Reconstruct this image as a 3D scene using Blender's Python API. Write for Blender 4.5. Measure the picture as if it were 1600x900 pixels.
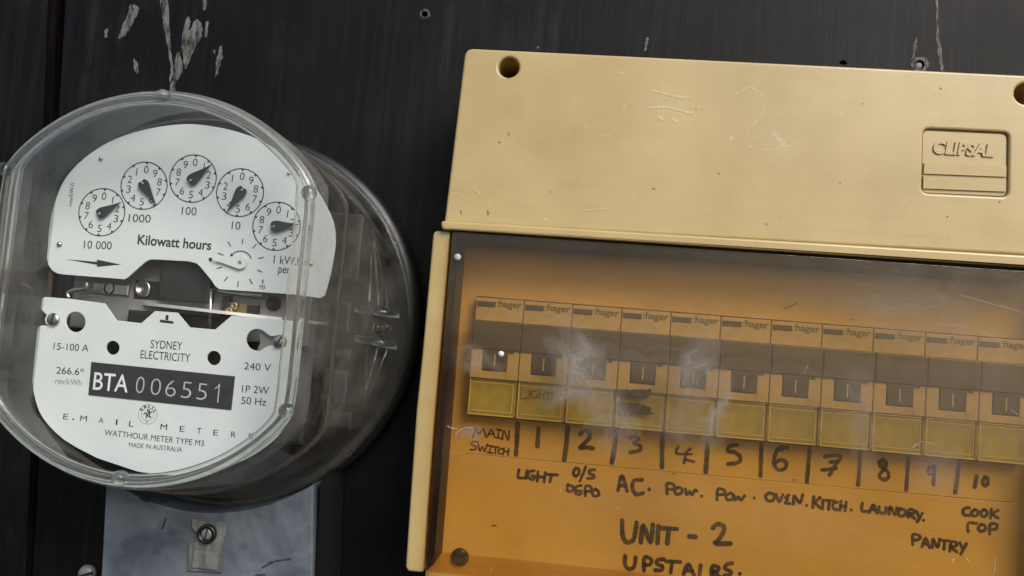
import bpy, bmesh, math, random
from mathutils import Vector, Matrix
import numpy as np

# ------------------------------------------------------------------ scene, camera, light, exposure
for o in list(bpy.data.objects):
    bpy.data.objects.remove(o)
SC = bpy.context.scene
COL = SC.collection
random.seed(4)
F = 1300.0            # focal length in photo pixels (photo 1600 wide)
D = 330.0             # camera distance from the mounting board, mm
n_ = np.array([100, 98, F]); n_ /= np.linalg.norm(n_)
r_ = np.array([1, .075, 0.]); r_[2] = -(n_[0] * r_[0] + n_[1] * r_[1]) / n_[2]; r_ /= np.linalg.norm(r_)
v_ = np.cross(n_, r_)


def at(px, py, z):
    """photo pixel -> board coordinates (mm, x right, y up) on the plane z mm in front of the board"""
    d = np.array([px - 800, py - 450, F]); t = (D - z) / (d @ n_)
    return float((d @ r_) * t), float(-(d @ v_) * t)


def W(x, y, z):
    """board mm -> world metres (board is vertical, facing -Y)"""
    return Vector((x * .001, -z * .001, y * .001))


def mm(px, z):
    return px * (D - z) / F


cam = bpy.data.cameras.new("camera"); cam_o = bpy.data.objects.new("camera", cam); COL.objects.link(cam_o)
cam.sensor_width = 36; cam.lens = 36 * F / 1600; cam.clip_start = .005; cam.clip_end = 50


def camvec(i):   # camera axis i (0 right, 1 down, 2 forward) in world
    return Vector((r_[i], n_[i], -v_[i]))


R = Matrix((camvec(0), -camvec(1), -camvec(2))).transposed().to_4x4()
cam_o.matrix_world = Matrix.Translation(W(0, 0, D)) @ R
SC.camera = cam_o

SUN_EL, SUN_AZ = math.radians(37), math.radians(145)      # azimuth from +Y towards +X: in front of the board, to the right
wd = bpy.data.worlds.new("World"); SC.world = wd; wd.use_nodes = True
nt = wd.node_tree; nt.nodes.clear()
sky = nt.nodes.new("ShaderNodeTexSky"); sky.sky_type = 'NISHITA'; sky.sun_disc = False
sky.sun_elevation = SUN_EL; sky.sun_rotation = SUN_AZ; sky.air_density = 1.0; sky.dust_density = 3.0; sky.ozone_density = 1.0
bg = nt.nodes.new("ShaderNodeBackground"); bg.inputs[1].default_value = .085
out = nt.nodes.new("ShaderNodeOutputWorld")
nt.links.new(sky.outputs[0], bg.inputs[0]); nt.links.new(bg.outputs[0], out.inputs[0])
sun = bpy.data.lights.new("sun", 'SUN'); sun.energy = 1.5; sun.angle = math.radians(30); sun.color = (1, .97, .93)
sun_o = bpy.data.objects.new("sun", sun); COL.objects.link(sun_o)
sdir = Vector((math.sin(SUN_AZ) * math.cos(SUN_EL), math.cos(SUN_AZ) * math.cos(SUN_EL), math.sin(SUN_EL)))
sun_o.rotation_euler = sdir.to_track_quat('Z', 'Y').to_euler(); sun_o.location = sdir * 2
SC.view_settings.view_transform = 'Standard'; SC.view_settings.look = 'None'
SC.view_settings.exposure = .7; SC.view_settings.gamma = 1
SC.render.engine = 'CYCLES'
SC.cycles.max_bounces = 14; SC.cycles.transparent_max_bounces = 32; SC.cycles.transmission_bounces = 12
SC.cycles.glossy_bounces = 5; SC.cycles.diffuse_bounces = 4
SC.cycles.use_denoising = True; SC.cycles.sample_clamp_indirect = 6


# ------------------------------------------------------------------ materials
class Mat:
    def __init__(s, name):
        s.m = bpy.data.materials.new(name); s.m.use_nodes = True
        s.t = s.m.node_tree; s.t.nodes.clear()
        s.out = s.n("OutputMaterial")
        s.tc = s.n("TexCoord")

    def n(s, typ, **kw):
        nd = s.t.nodes.new("ShaderNode" + typ)
        for k, v in kw.items():
            setattr(nd, k, v)
        return nd

    def l(s, a, b):
        s.t.links.new(a, b)

    def noise(s, scale, detail=4, rough=.55, vec=(1, 1, 1), dist=0.0):
        mp = s.n("Mapping"); mp.inputs['Scale'].default_value = vec
        s.l(s.tc.outputs['Object'], mp.inputs[0])
        t = s.n("TexNoise"); t.inputs['Scale'].default_value = scale; t.inputs['Detail'].default_value = detail
        t.inputs['Roughness'].default_value = rough; t.inputs['Distortion'].default_value = dist
        s.l(mp.outputs[0], t.inputs[0])
        return t.outputs[0]

    def vor(s, scale, vec=(1, 1, 1)):
        mp = s.n("Mapping"); mp.inputs['Scale'].default_value = vec
        s.l(s.tc.outputs['Object'], mp.inputs[0])
        t = s.n("TexVoronoi"); t.inputs['Scale'].default_value = scale
        s.l(mp.outputs[0], t.inputs[0])
        return t.outputs[0]

    def ramp(s, fac, a, b, ca=0., cb=1.):
        r = s.n("MapRange"); r.inputs[1].default_value = a; r.inputs[2].default_value = b
        r.inputs[3].default_value = ca; r.inputs[4].default_value = cb; s.l(fac, r.inputs[0])
        return r.outputs[0]

    def mul(s, a, b, op='MULTIPLY'):
        m = s.n("Math", operation=op)
        for i, q in enumerate((a, b)):
            if isinstance(q, (int, float)):
                m.inputs[i].default_value = q
            else:
                s.l(q, m.inputs[i])
        return m.outputs[0]

    def mixc(s, fac, a, b):
        m = s.n("Mix", data_type='RGBA')
        for i, q in ((0, fac), (6, a), (7, b)):
            if isinstance(q, (tuple, list)):
                m.inputs[i].default_value = (*q, 1) if len(q) == 3 else q
            elif isinstance(q, (int, float)):
                m.inputs[i].default_value = q
            else:
                s.l(q, m.inputs[i])
        return m.outputs[2]

    def bsdf(s, col, rough=.5, metal=0., spec=.5, bump=None, bs=.2, bd=.0002, **kw):
        b = s.n("BsdfPrincipled")
        for k, q in (('Base Color', col), ('Roughness', rough), ('Metallic', metal), ('Specular IOR Level', spec)):
            if isinstance(q, (tuple, list)):
                b.inputs[k].default_value = (*q, 1)
            elif isinstance(q, (int, float)):
                b.inputs[k].default_value = q
            else:
                s.l(q, b.inputs[k])
        for k, q in kw.items():
            b.inputs[k].default_value = q
        if bump is not None:
            bp = s.n("Bump"); bp.inputs['Strength'].default_value = bs; bp.inputs['Distance'].default_value = bd
            s.l(bump, bp.inputs['Height']); s.l(bp.outputs[0], b.inputs['Normal'])
        return b.outputs[0]

    def done(s, sh):
        s.l(sh, s.out.inputs[0]); return s.m


def simple(name, col, rough=.5, metal=0., spec=.5, var=.12, scale=250):
    m = Mat(name); nz = m.noise(scale)
    c = m.mixc(m.ramp(nz, .3, .7), tuple(c * (1 - var) for c in col), tuple(min(1, c * (1 + var)) for c in col))
    return m.done(m.bsdf(c, m.ramp(nz, .3, .7, rough * .85, min(1, rough * 1.15)), metal, spec, bump=nz, bs=.06))


M = {}


def board_mat(name, base):
    m = Mat(name)
    g = m.noise(300, 6, .65, (1, 1, .03)); g2 = m.noise(1500, 3, .6, (1, 1, .02)); bl = m.noise(14, 4)
    f = m.mul(m.mul(m.ramp(g, .4, .75), .5), m.ramp(m.noise(32, 4, .6, (1, 1, .3)), .35, .65, .35, 1.3)); f = m.mul(f, m.mul(m.ramp(g2, .5, .8), .16), 'ADD')
    f = m.mul(f, m.mul(m.ramp(bl, .45, .75), .5), 'ADD')
    c = m.mixc(f, tuple(x * .5 for x in base), tuple(x * 4.2 for x in base))
    pt = m.mul(m.ramp(m.noise(26, 6, .7, (1, 1, .45), .5), .56, .78), m.ramp(g, .3, .6)); c = m.mixc(m.mul(pt, .34), c, (.066, .066, .069))
    dust = m.ramp(m.vor(330), .05, .028)                     # pale flecks
    sel = m.ramp(m.noise(70, 2), .56, .62)
    c = m.mixc(m.mul(m.mul(dust, sel), .45), c, (.13, .13, .13))
    rg = m.ramp(bl, .3, .7, .42, .6)
    return m.done(m.bsdf(c, rg, spec=.17, bump=m.mul(g, m.mul(g2, .4), 'ADD'), bs=.28, bd=.0004))


M['board'] = board_mat('black board', (.0030, .0030, .0033))
M['board2'] = board_mat('dark brown board', (.0045, .0039, .0037))
M['gap'] = simple('dark gap', (.003, .003, .003), .9)

m = Mat('paint scrape'); nz = m.noise(260, 5, .7, (1, 1, .35)); hole = m.noise(420, 4, .7, (1, 1, .3))
cc = m.bsdf(m.mixc(m.ramp(nz, .3, .7), (.06, .06, .058), (.19, .185, .175)), .75)
tr = m.n("BsdfTransparent"); mx = m.n("MixShader"); m.l(m.ramp(hole, .40, .52, .12, .95), mx.inputs[0]); m.l(tr.outputs[0], mx.inputs[1]); m.l(cc, mx.inputs[2])
M['scrape'] = m.done(mx.outputs[0])


def cream(name, col):
    m = Mat(name)
    bl = m.noise(22, 4); fine = m.noise(900, 3); st = m.noise(120, 5, .65, (.12, 1, 1.6))
    c = m.mixc(m.ramp(bl, .3, .7), (col[0] * .86, col[1] * .83, col[2] * .78), tuple(min(1, x * 1.1) for x in col))
    mot = m.noise(75, 5, .65, (.5, 1, 1), .8); c = m.mixc(m.mul(m.ramp(mot, .5, .75), .22), c, (col[0] * .7, col[1] * .63, col[2] * .5))
    grime = m.mul(m.ramp(st, .56, .8), m.ramp(m.noise(17, 2), .42, .7))
    c = m.mixc(m.mul(grime, .5), c, (.25, .18, .085))
    pits = m.mul(m.ramp(m.vor(420), .10, .05), m.ramp(m.noise(120, 2), .55, .6))
    c = m.mixc(m.mul(pits, .6), c, (.20, .135, .06))
    pale = m.mul(m.ramp(m.noise(330, 4, .6, (.55, 1, 1.3), 1.0), .66, .72), m.ramp(m.noise(38, 2), .5, .62))
    c = m.mixc(m.mul(pale, .45), c, (.72, .63, .42))
    return m.done(m.bsdf(c, m.ramp(st, .3, .7, .28, .44), spec=.7, bump=m.mul(fine, m.mul(pits, -2.), 'ADD'), bs=.10, bd=.0002))


M['cream'] = cream('aged cream plastic', (.45, .345, .150))
M['cream2'] = cream('cream plastic panel', (.465, .358, .160))
M['pit'] = simple('dark brown recess', (.10, .07, .035), .8)
M['dirt'] = simple('brown dirt', (.15, .10, .05), .8)
M['white'] = None
m = Mat('white enamel plate'); nz = m.noise(60, 4); dirt = m.noise(500, 4, .7)
c = m.mixc(m.ramp(nz, .3, .7), (.60, .665, .665), (.655, .715, .71))
c = m.mixc(m.mul(m.mul(m.ramp(dirt, .62, .75), m.ramp(m.noise(55, 2), .53, .66)), .35), c, (.32, .33, .32))
M['white'] = m.done(m.bsdf(c, .38, bump=dirt, bs=.03))
M['ink'] = simple('printed black', (.02, .02, .022), .5)
M['inkgrey'] = simple('printed grey', (.18, .19, .19), .6)
M['inkwhite'] = simple('printed white', (.72, .74, .74), .5)
M['inkworn'] = simple('worn white print', (.42, .44, .45), .6)
M['needle'] = simple('black pointer', (.022, .023, .025), .5)
M['blacklabel'] = simple('dark name label', (.035, .036, .04), .42)
M['pen'] = None
M['steel'] = simple('zinc plated steel', (.50, .50, .47), .33, 1., scale=400)
M['alu'] = simple('aluminium disc', (.86, .87, .86), .35, .5)
M['castgrey'] = simple('grey casting', (.26, .265, .26), .5, .3)
M['darkmech'] = simple('dark iron core', (.016, .016, .017), .5)
M['basedark'] = simple('black bakelite', (.012, .012, .0125), .38)
M['brass'] = simple('dull brass', (.30, .24, .13), .4, .8)
M['breaker'] = simple('light grey breaker plastic', (.34, .30, .225), .42)
M['toggle'] = simple('dark grey toggle', (.046, .046, .054), .42)
M['card'] = simple('yellowed label card', (.37, .345, .225), .6)
M['paleedge'] = simple('pale plastic edge', (.47, .47, .30), .3)
M['hagerink'] = simple('grey printing', (.03, .033, .04), .5)
M['faint'] = simple('faint brown printing', (.30, .25, .17), .6)

m = Mat('grey painted cover'); b1 = m.noise(42, 5, .6, dist=.6); b2 = m.noise(150, 5, .65)
c = m.mixc(m.ramp(b1, .38, .62), (.060, .074, .096), (.138, .163, .192))
c = m.mixc(m.mul(m.ramp(b2, .58, .72), .5), c, (.04, .043, .05))
M['greycover'] = m.done(m.bsdf(c, .45, bump=b2, bs=.08))
m = Mat('worn seal plastic'); b2 = m.noise(260, 4, .6, (1, 1, .3))
M['seal'] = m.done(m.bsdf(m.mixc(m.ramp(b2, .35, .65), (.085, .09, .09), (.23, .24, .235)), .5, bump=b2, bs=.1))


def clear(name, tint, dust_veil_col, dust_veil0, dust_veil1, rough=.04, ior=1.49, scale=60, glare=None, gl=1.0):
    """thin clear plastic: tinted see-through sheet with a Fresnel reflection, a film of dust or painted veil and optional painted glare patches"""
    m = Mat(name)
    tr = m.n("BsdfTransparent"); tr.inputs[0].default_value = (*tint, 1)
    gloss = m.n("BsdfGlossy"); gloss.inputs['Roughness'].default_value = rough
    lw_ = m.n("LayerWeight"); lw_.inputs[0].default_value = .5      # Schlick, the same from both sides of the thin sheet
    f0 = ((ior - 1) / (ior + 1)) ** 2
    fr_ = m.mul(m.mul(m.mul(lw_.outputs['Facing'], 5., 'POWER'), 1 - f0), f0, 'ADD')
    mx = m.n("MixShader"); m.l(m.mul(fr_, gl), mx.inputs[0]); m.l(tr.outputs[0], mx.inputs[1]); m.l(gloss.outputs[0], mx.inputs[2])
    df = m.n("BsdfDiffuse"); df.inputs[0].default_value = (*dust_veil_col, 1)
    tl = m.n("BsdfTranslucent"); tl.inputs[0].default_value = (*dust_veil_col, 1)
    d = m.n("MixShader"); d.inputs[0].default_value = .4; m.l(df.outputs[0], d.inputs[1]); m.l(tl.outputs[0], d.inputs[2])
    nz = m.noise(scale, 5, .6, dist=.4); fine = m.noise(1400, 2)
    f = m.ramp(nz, .35, .72, dust_veil0, dust_veil1)
    speck = m.mul(m.ramp(m.vor(600), .10, .05), m.ramp(m.noise(150, 2), .6, .64))
    f = m.mul(f, m.mul(speck, .35), 'ADD')
    if glare:  # pale patches that paint blurred reflections and haze into the film
        for (cx, cy, rx, ry, ang, amt, z) in glare:
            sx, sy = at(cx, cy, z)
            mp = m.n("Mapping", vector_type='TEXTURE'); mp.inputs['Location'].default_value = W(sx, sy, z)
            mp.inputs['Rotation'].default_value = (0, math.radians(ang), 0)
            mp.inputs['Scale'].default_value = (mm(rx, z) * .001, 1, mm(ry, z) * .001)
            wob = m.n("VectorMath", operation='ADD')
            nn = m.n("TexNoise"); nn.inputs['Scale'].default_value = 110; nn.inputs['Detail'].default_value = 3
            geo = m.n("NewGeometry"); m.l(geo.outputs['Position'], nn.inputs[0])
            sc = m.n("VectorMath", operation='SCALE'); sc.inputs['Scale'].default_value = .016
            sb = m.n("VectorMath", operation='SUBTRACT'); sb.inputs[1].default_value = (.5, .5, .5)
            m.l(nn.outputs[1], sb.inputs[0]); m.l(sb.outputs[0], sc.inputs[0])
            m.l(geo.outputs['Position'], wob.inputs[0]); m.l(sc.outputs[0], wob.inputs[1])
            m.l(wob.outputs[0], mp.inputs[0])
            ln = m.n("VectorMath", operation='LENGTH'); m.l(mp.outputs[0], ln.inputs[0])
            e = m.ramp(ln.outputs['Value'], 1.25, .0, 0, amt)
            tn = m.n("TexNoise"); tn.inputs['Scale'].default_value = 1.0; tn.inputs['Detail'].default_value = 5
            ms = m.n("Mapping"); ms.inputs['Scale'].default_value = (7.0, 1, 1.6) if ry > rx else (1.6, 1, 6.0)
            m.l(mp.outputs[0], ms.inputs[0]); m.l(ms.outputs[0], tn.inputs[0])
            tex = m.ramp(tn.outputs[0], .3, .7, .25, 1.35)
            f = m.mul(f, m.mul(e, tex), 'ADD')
    fc = m.n("Clamp"); m.l(f, fc.inputs[0])
    o = m.n("MixShader"); m.l(fc.outputs[0], o.inputs[0]); m.l(mx.outputs[0], o.inputs[1]); m.l(d.outputs[0], o.inputs[2])
    return m.done(o.outputs[0])


M['face'] = clear('clear cover face', (.985, .99, .99), (.5, .51, .5), .0, .035, .03)
M['dome'] = clear('dusty clear cover', (.92, .925, .91), (.40, .39, .345), .03, .34, .07, scale=45, gl=1.1)
M['shoulder'] = clear('dusty cover shoulder', (.9, .9, .88), (.50, .49, .46), .14, .40, .10, gl=1.0)
M['lensgreen'] = clear('greenish clear label window', (.95, .965, .86), (.55, .56, .40), .03, .14, .08)
LZ = 47.0
LID_GLARE = [(1150, 575, 560, 95, 5, .13, LZ), (1560, 520, 150, 260, 0, .12, LZ), (1330, 470, 260, 50, 5, .06, LZ), (905, 572, 40, 62, -28, 0.567, LZ), (885, 620, 40, 20, 0, 0.378, LZ), (1085, 580, 30, 60, 18, 0.459, LZ), (1120, 640, 16, 60, 8, 0.459, LZ),  # hand reflections and hazy glare on the lid, painted as pale smears
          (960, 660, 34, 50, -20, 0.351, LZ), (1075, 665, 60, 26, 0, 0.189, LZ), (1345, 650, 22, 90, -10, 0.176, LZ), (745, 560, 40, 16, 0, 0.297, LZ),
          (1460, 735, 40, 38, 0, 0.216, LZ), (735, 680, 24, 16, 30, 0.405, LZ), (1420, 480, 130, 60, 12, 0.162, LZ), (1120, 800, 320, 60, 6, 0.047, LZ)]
AMB = (.985, .875, .66)
M['amber'] = clear('amber transparent lid', AMB, (.42, .42, .44), .008, .04, .07, 1.5, 30, LID_GLARE, gl=.55)  # pale film and painted patches stand in for the reflected veil
M['amberedge'] = clear('shade tinted lid edge', (.33, .25, .19), (.25, .25, .25), .0, .03, .10, 1.45, 90, gl=.35)  # dark tint paints the shade and edge-on absorption of the top and left walls
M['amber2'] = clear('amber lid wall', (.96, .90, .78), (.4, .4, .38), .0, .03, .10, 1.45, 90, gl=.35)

def soft(name, col, amt):
    m = Mat(name); a = m.n("BsdfTransparent"); b_ = m.n("BsdfDiffuse"); b_.inputs[0].default_value = (*col, 1)
    x_ = m.n("MixShader"); m.l(m.ramp(m.noise(900, 3), .35, .65, amt * .65, min(1, amt * 1.2)), x_.inputs[0]); m.l(a.outputs[0], x_.inputs[1]); m.l(b_.outputs[0], x_.inputs[2])
    return m.done(x_.outputs[0])


M['scratch'] = soft('pale scratch', (.74, .66, .46), .6)
M['lidscratch'] = soft('white lid scratch', (.6, .6, .6), .34)
M['fadedpen'] = soft('faded brown pen', (.055, .032, .018), .78)
M['softdark'] = soft('dark smudge', (.02, .02, .022), .5)
m = Mat('marker ink'); a_ = m.n("BsdfTransparent"); b_ = m.bsdf((.024, .018, .015), .5); x_ = m.n("MixShader")
k_ = m.mul(m.ramp(m.noise(150, 3), .35, .62, .66, .97), m.ramp(m.noise(1100, 2), .3, .6, .82, 1.0)); m.l(k_, x_.inputs[0]); m.l(a_.outputs[0], x_.inputs[1]); m.l(b_, x_.inputs[2])
M['pen'] = m.done(x_.outputs[0])
m = Mat('acrylic rim')
g = m.n("BsdfGlass"); g.inputs['IOR'].default_value = 1.45; g.inputs['Roughness'].default_value = .03; g.inputs[0].default_value = (.95, .97, .965, 1)
df = m.n("BsdfTranslucent"); df.inputs[0].default_value = (.75, .76, .74, 1)
mx = m.n("MixShader"); m.l(m.ramp(m.noise(300, 4), .4, .7, .04, .18), mx.inputs[0]); m.l(g.outputs[0], mx.inputs[1]); m.l(df.outputs[0], mx.inputs[2])
M['rim'] = m.done(mx.outputs[0])


m = Mat('smoky acrylic fold')
g = m.n("BsdfGlass"); g.inputs['IOR'].default_value = 1.3; g.inputs['Roughness'].default_value = .08; g.inputs[0].default_value = (.62, .58, .52, 1)
df = m.n("BsdfDiffuse"); df.inputs[0].default_value = (.16, .14, .12, 1)
mx = m.n("MixShader"); mx.inputs[0].default_value = .3; m.l(g.outputs[0], mx.inputs[1]); m.l(df.outputs[0], mx.inputs[2])
M['foldrim'] = m.done(mx.outputs[0])
# ------------------------------------------------------------------ mesh helpers
def tag(o, label, cat, group=None):
    o['label'] = label; o['category'] = cat
    if group:
        o['group'] = group
    return o


def empty(name, loc_mm, label, cat, group=None):
    o = bpy.data.objects.new(name, None); COL.objects.link(o)
    o.location = W(*loc_mm); o.empty_display_size = .01
    return tag(o, label, cat, group)


def root_loc(p):
    while p is not None and p.parent is not None:
        p = p.parent
    return Vector((0, 0, 0)) if p is None else p.location.copy()


def link(name, me, mat, parent, smooth=False):
    if mat is not None:
        me.materials.clear(); me.materials.append(mat)
    for p in me.polygons:
        p.use_smooth = smooth
    o = bpy.data.objects.new(name, me); COL.objects.link(o)
    if parent is not None:
        o.parent = parent
    return o


def mesh(name, vs, fs, mat, parent, smooth=False, local=False):
    """vs in board mm; stored relative to the root of the thing"""
    off = Vector((0, 0, 0)) if local else root_loc(parent)
    me = bpy.data.meshes.new(name)
    me.from_pydata([W(*v) - off for v in vs], [], fs); me.update()
    bm = bmesh.new(); bm.from_mesh(me); bmesh.ops.recalc_face_normals(bm, faces=bm.faces); bm.to_mesh(me); bm.free()
    return link(name, me, mat, parent, smooth)


class MB:
    """collects several shapes of ONE part into one mesh"""
    def __init__(s): s.v = []; s.f = []

    def add(s, vs, fs):
        k = len(s.v); s.v += [tuple(v) for v in vs]; s.f += [tuple(i + k for i in f) for f in fs]; return s

    def box(s, x0, x1, y0, y1, z0, z1, b=0):
        """box with its front edges chamfered by b"""
        if x0 > x1: x0, x1 = x1, x0
        if y0 > y1: y0, y1 = y1, y0
        def ring(z, i): return [(x0 + i, y0 + i, z), (x1 - i, y0 + i, z), (x1 - i, y1 - i, z), (x0 + i, y1 - i, z)]
        rs = [ring(z0, 0)] + ([ring(z1 - b, 0), ring(z1 - b * .3, b * .3), ring(z1, b)] if b else [ring(z1, 0)])
        vs = sum(rs, []); fs = [(3, 2, 1, 0)]
        for k in range(len(rs) - 1):
            for i in range(4):
                j = (i + 1) % 4; fs.append((k * 4 + i, k * 4 + j, k * 4 + 4 + j, k * 4 + 4 + i))
        q = 4 * (len(rs) - 1); fs.append((q, q + 1, q + 2, q + 3))
        return s.add(vs, fs)

    def quadbox(s, q, z0, z1):
        vs = [(x, y, z0) for x, y in q] + [(x, y, z1) for x, y in q]
        n = len(q)
        return s.add(vs, [tuple(range(n))[::-1], tuple(range(n, 2 * n))] + [(i, (i + 1) % n, n + (i + 1) % n, n + i) for i in range(n)])

    def lathe(s, cx, cy, prof, n=48, cap=True):
        vs = []; fs = []
        for (r, z) in prof:
            for i in range(n):
                a = 2 * math.pi * i / n; vs.append((cx + r * math.cos(a), cy + r * math.sin(a), z))
        for k in range(len(prof) - 1):
            for i in range(n):
                j = (i + 1) % n; fs.append((k * n + i, k * n + j, k * n + n + j, k * n + n + i))
        if cap:
            fs.append(tuple(range(n))[::-1]); q = (len(prof) - 1) * n; fs.append(tuple(range(q, q + n)))
        return s.add(vs, fs)

    def build(s, name, mat, parent, smooth=False, local=False):
        return mesh(name, s.v, s.f, mat, parent, smooth, local)


def crs(pts, k=6, closed=False):
    """Catmull-Rom resample"""
    P = [np.array(p, float) for p in pts]; n = len(P)
    if n < 3:
        return [tuple(p) for p in P]
    out = []
    for i in range(n if closed else n - 1):
        g = (lambda j: P[j % n]) if closed else (lambda j: P[max(0, min(n - 1, j))])
        a, b, c, d = g(i - 1), g(i), g(i + 1), g(i + 2)
        for t in np.arange(k) / k:
            out.append(tuple(.5 * ((2 * b) + (c - a) * t + (2 * a - 5 * b + 4 * c - d) * t * t + (3 * b - a - 3 * c + d) * t ** 3)))
    if not closed:
        out.append(tuple(P[-1]))
    return out


def rounded(pts, r, seg=5):
    """round the corners of a polygon (mm); r a number or list"""
    out = []; n = len(pts)
    for i in range(n):
        p0, p, p1 = (np.array(pts[(i + q) % n], float) for q in (-1, 0, 1))
        rr = r[i] if isinstance(r, (list, tuple)) else r
        a, b = p0 - p, p1 - p; la, lb = np.linalg.norm(a), np.linalg.norm(b)
        d = min(rr, la * .45, lb * .45)
        if d < 1e-6:
            out.append(tuple(p)); continue
        A, B = p + a / la * d, p + b / lb * d
        for t in np.linspace(0, 1, seg + 1):
            out.append(tuple((1 - t) ** 2 * A + 2 * t * (1 - t) * p + t * t * B))
    return out


def circ(cx, cy, r, n=40):
    return [(cx + r * math.cos(2 * math.pi * i / n), cy + r * math.sin(2 * math.pi * i / n)) for i in range(n)]


def flat(name, loops, z0, z1, mat, parent, bevel=0.0, smooth=False, local=False):
    """plate: first loop outer, further loops holes or islands (even-odd), from z0 to z1"""
    cu = bpy.data.curves.new("tmp", 'CURVE'); cu.dimensions = '2D'; cu.fill_mode = 'BOTH'
    cu.extrude = max(1e-4, (z1 - z0) / 2 - bevel); cu.bevel_depth = bevel; cu.bevel_resolution = 2; cu.offset = -bevel
    for lp in loops:
        sp = cu.splines.new('POLY'); sp.points.add(len(lp) - 1); sp.use_cyclic_u = True
        for q, (x, y) in zip(sp.points, lp):
            q.co = (x, y, 0, 1)
    o = bpy.data.objects.new("tmp", cu); COL.objects.link(o)
    me = bpy.data.meshes.new_from_object(o.evaluated_get(bpy.context.evaluated_depsgraph_get()))
    bpy.data.objects.remove(o); bpy.data.curves.remove(cu)
    off = Vector((0, 0, 0)) if local else root_loc(parent)
    zc = (z0 + z1) / 2
    for v in me.vertices:
        x, y, z = v.co; v.co = W(x, y, z + zc) - off
    me.name = name
    return link(name, me, mat, parent, smooth)


_txt = {}


def glyphs(s, bold=0., ext=0.):
    k = (s, bold, ext)
    if k not in _txt:
        cu = bpy.data.curves.new("tmp", 'FONT'); cu.body = s; cu.size = 1
        cu.offset = bold; cu.extrude = ext; cu.resolution_u = 5
        o = bpy.data.objects.new("tmp", cu); COL.objects.link(o)
        me = bpy.data.meshes.new_from_object(o.evaluated_get(bpy.context.evaluated_depsgraph_get()))
        bpy.data.objects.remove(o); bpy.data.curves.remove(cu)
        _txt[k] = ([tuple(v.co) for v in me.vertices], [tuple(p.vertices) for p in me.polygons]); bpy.data.meshes.remove(me)
    return _txt[k]


CAP = max(v[1] for v in glyphs("H")[0])


def text(mb, s, p0, p1, h, z, bold=0., ext=0., shear=0., px=True):
    """text from its left baseline end p0 to its right baseline end p1 (photo px, or mm if px False), capital height h"""
    vs, fs = glyphs(s, bold, ext)
    A = np.array(at(*p0, z) if px else p0); B = np.array(at(*p1, z) if px else p1); H = mm(h, z) if px else h
    u = (B - A); L = np.linalg.norm(u); u /= L; w = np.array([-u[1], u[0]])
    x0 = min(v[0] for v in vs); x1 = max(v[0] for v in vs)
    out = []
    for (x, y, zz) in vs:
        yy = y / CAP * H; xx = (x - x0) / (x1 - x0) * L + shear * yy
        p = A + u * xx + w * yy; out.append((p[0], p[1], z + zz / max(ext, 1e-9) * (ext if ext else 0)))
    return mb.add(out, fs)


def stroke(mb, pts, w, z, px=True, smooth=True, wob=0.):
    """a marker stroke with round ends: a thin flat ribbon; each stroke lies a hair above the one before"""
    P = [at(*p, z) if px else p for p in pts]; ww = mm(w, z) / 2 if px else w / 2
    stroke.k += 1; z = z + .004 * (stroke.k % 40)
    if len(P) == 1:
        c = circ(*P[0], ww, 16); return mb.add([(x, y, z) for x, y in c], [tuple(range(16))])
    Q = np.array(crs(P, 5) if smooth else P)
    T = np.gradient(Q, axis=0); T /= np.maximum(1e-9, np.linalg.norm(T, axis=1))[:, None]
    N = np.c_[-T[:, 1], T[:, 0]]
    w_ = np.array([ww * (1 + random.uniform(-wob, wob)) for _ in Q])[:, None]
    Lf, Rt = Q + N * w_, Q - N * w_
    n = len(Q); vs = [(x, y, z) for x, y in Lf] + [(x, y, z) for x, y in Rt]
    fs = [(i, n + i, n + i + 1, i + 1) for i in range(n - 1)]
    mb.add(vs, fs)
    for (c, t, sgn) in ((Q[0], T[0], -1), (Q[-1], T[-1], 1)):       # round caps
        a0 = math.atan2(t[1] * sgn, t[0] * sgn)
        cv = [(c[0] + ww * math.cos(a0 + a), c[1] + ww * math.sin(a0 + a), z + .002) for a in np.linspace(-math.pi / 2, math.pi / 2, 9)]
        mb.add(cv, [tuple(range(9))])
    return mb


stroke.k = 0


def slot_screw(name, cx, cy, r, z, mat, parent, ang=60, h=1.6):
    mb = MB().lathe(cx, cy, [(r * .9, z), (r, z + h * .45), (r * .9, z + h * .8), (r * .6, z + h)], 28)
    o = mb.build(name, mat, parent, True)
    a = math.radians(ang); ux, uy = math.cos(a), math.sin(a); w = r * .14; L = r * .88
    q = [(cx + ux * L + uy * w, cy + uy * L - ux * w), (cx + ux * L - uy * w, cy + uy * L + ux * w),
         (cx - ux * L - uy * w, cy - uy * L + ux * w), (cx - ux * L + uy * w, cy - uy * L - ux * w)]
    MB().quadbox(q, z + h * .72, z + h + .05).build('slot', M['darkmech'], o)
    return o


def tube(mb, pts, r, n=10, closed=False):
    """round bar through 3-D points (mm)"""
    P = [np.array(p, float) for p in pts]; m_ = len(P); vs = []; fs = []
    up = np.array([0, 0, 1.])
    for i in range(m_):
        a = P[(i - 1) % m_] if closed or i else P[0]; b = P[(i + 1) % m_] if closed or i < m_ - 1 else P[-1]
        t = b - a; t /= np.linalg.norm(t)
        s1 = np.cross(t, up)
        if np.linalg.norm(s1) < 1e-3: s1 = np.array([1., 0, 0])
        s1 /= np.linalg.norm(s1); s2 = np.cross(s1, t)
        for k in range(n):
            q = 2 * math.pi * k / n; vs.append(tuple(P[i] + r * (math.cos(q) * s1 + math.sin(q) * s2)))
    for i in range(m_ if closed else m_ - 1):
        for k in range(n):
            i2 = (i + 1) % m_; k2 = (k + 1) % n; fs.append((i * n + k, i * n + k2, i2 * n + k2, i2 * n + k))
    if not closed:
        fs.append(tuple(range(n))[::-1]); fs.append(tuple(range((m_ - 1) * n, m_ * n)))
    return mb.add(vs, fs)


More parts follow.
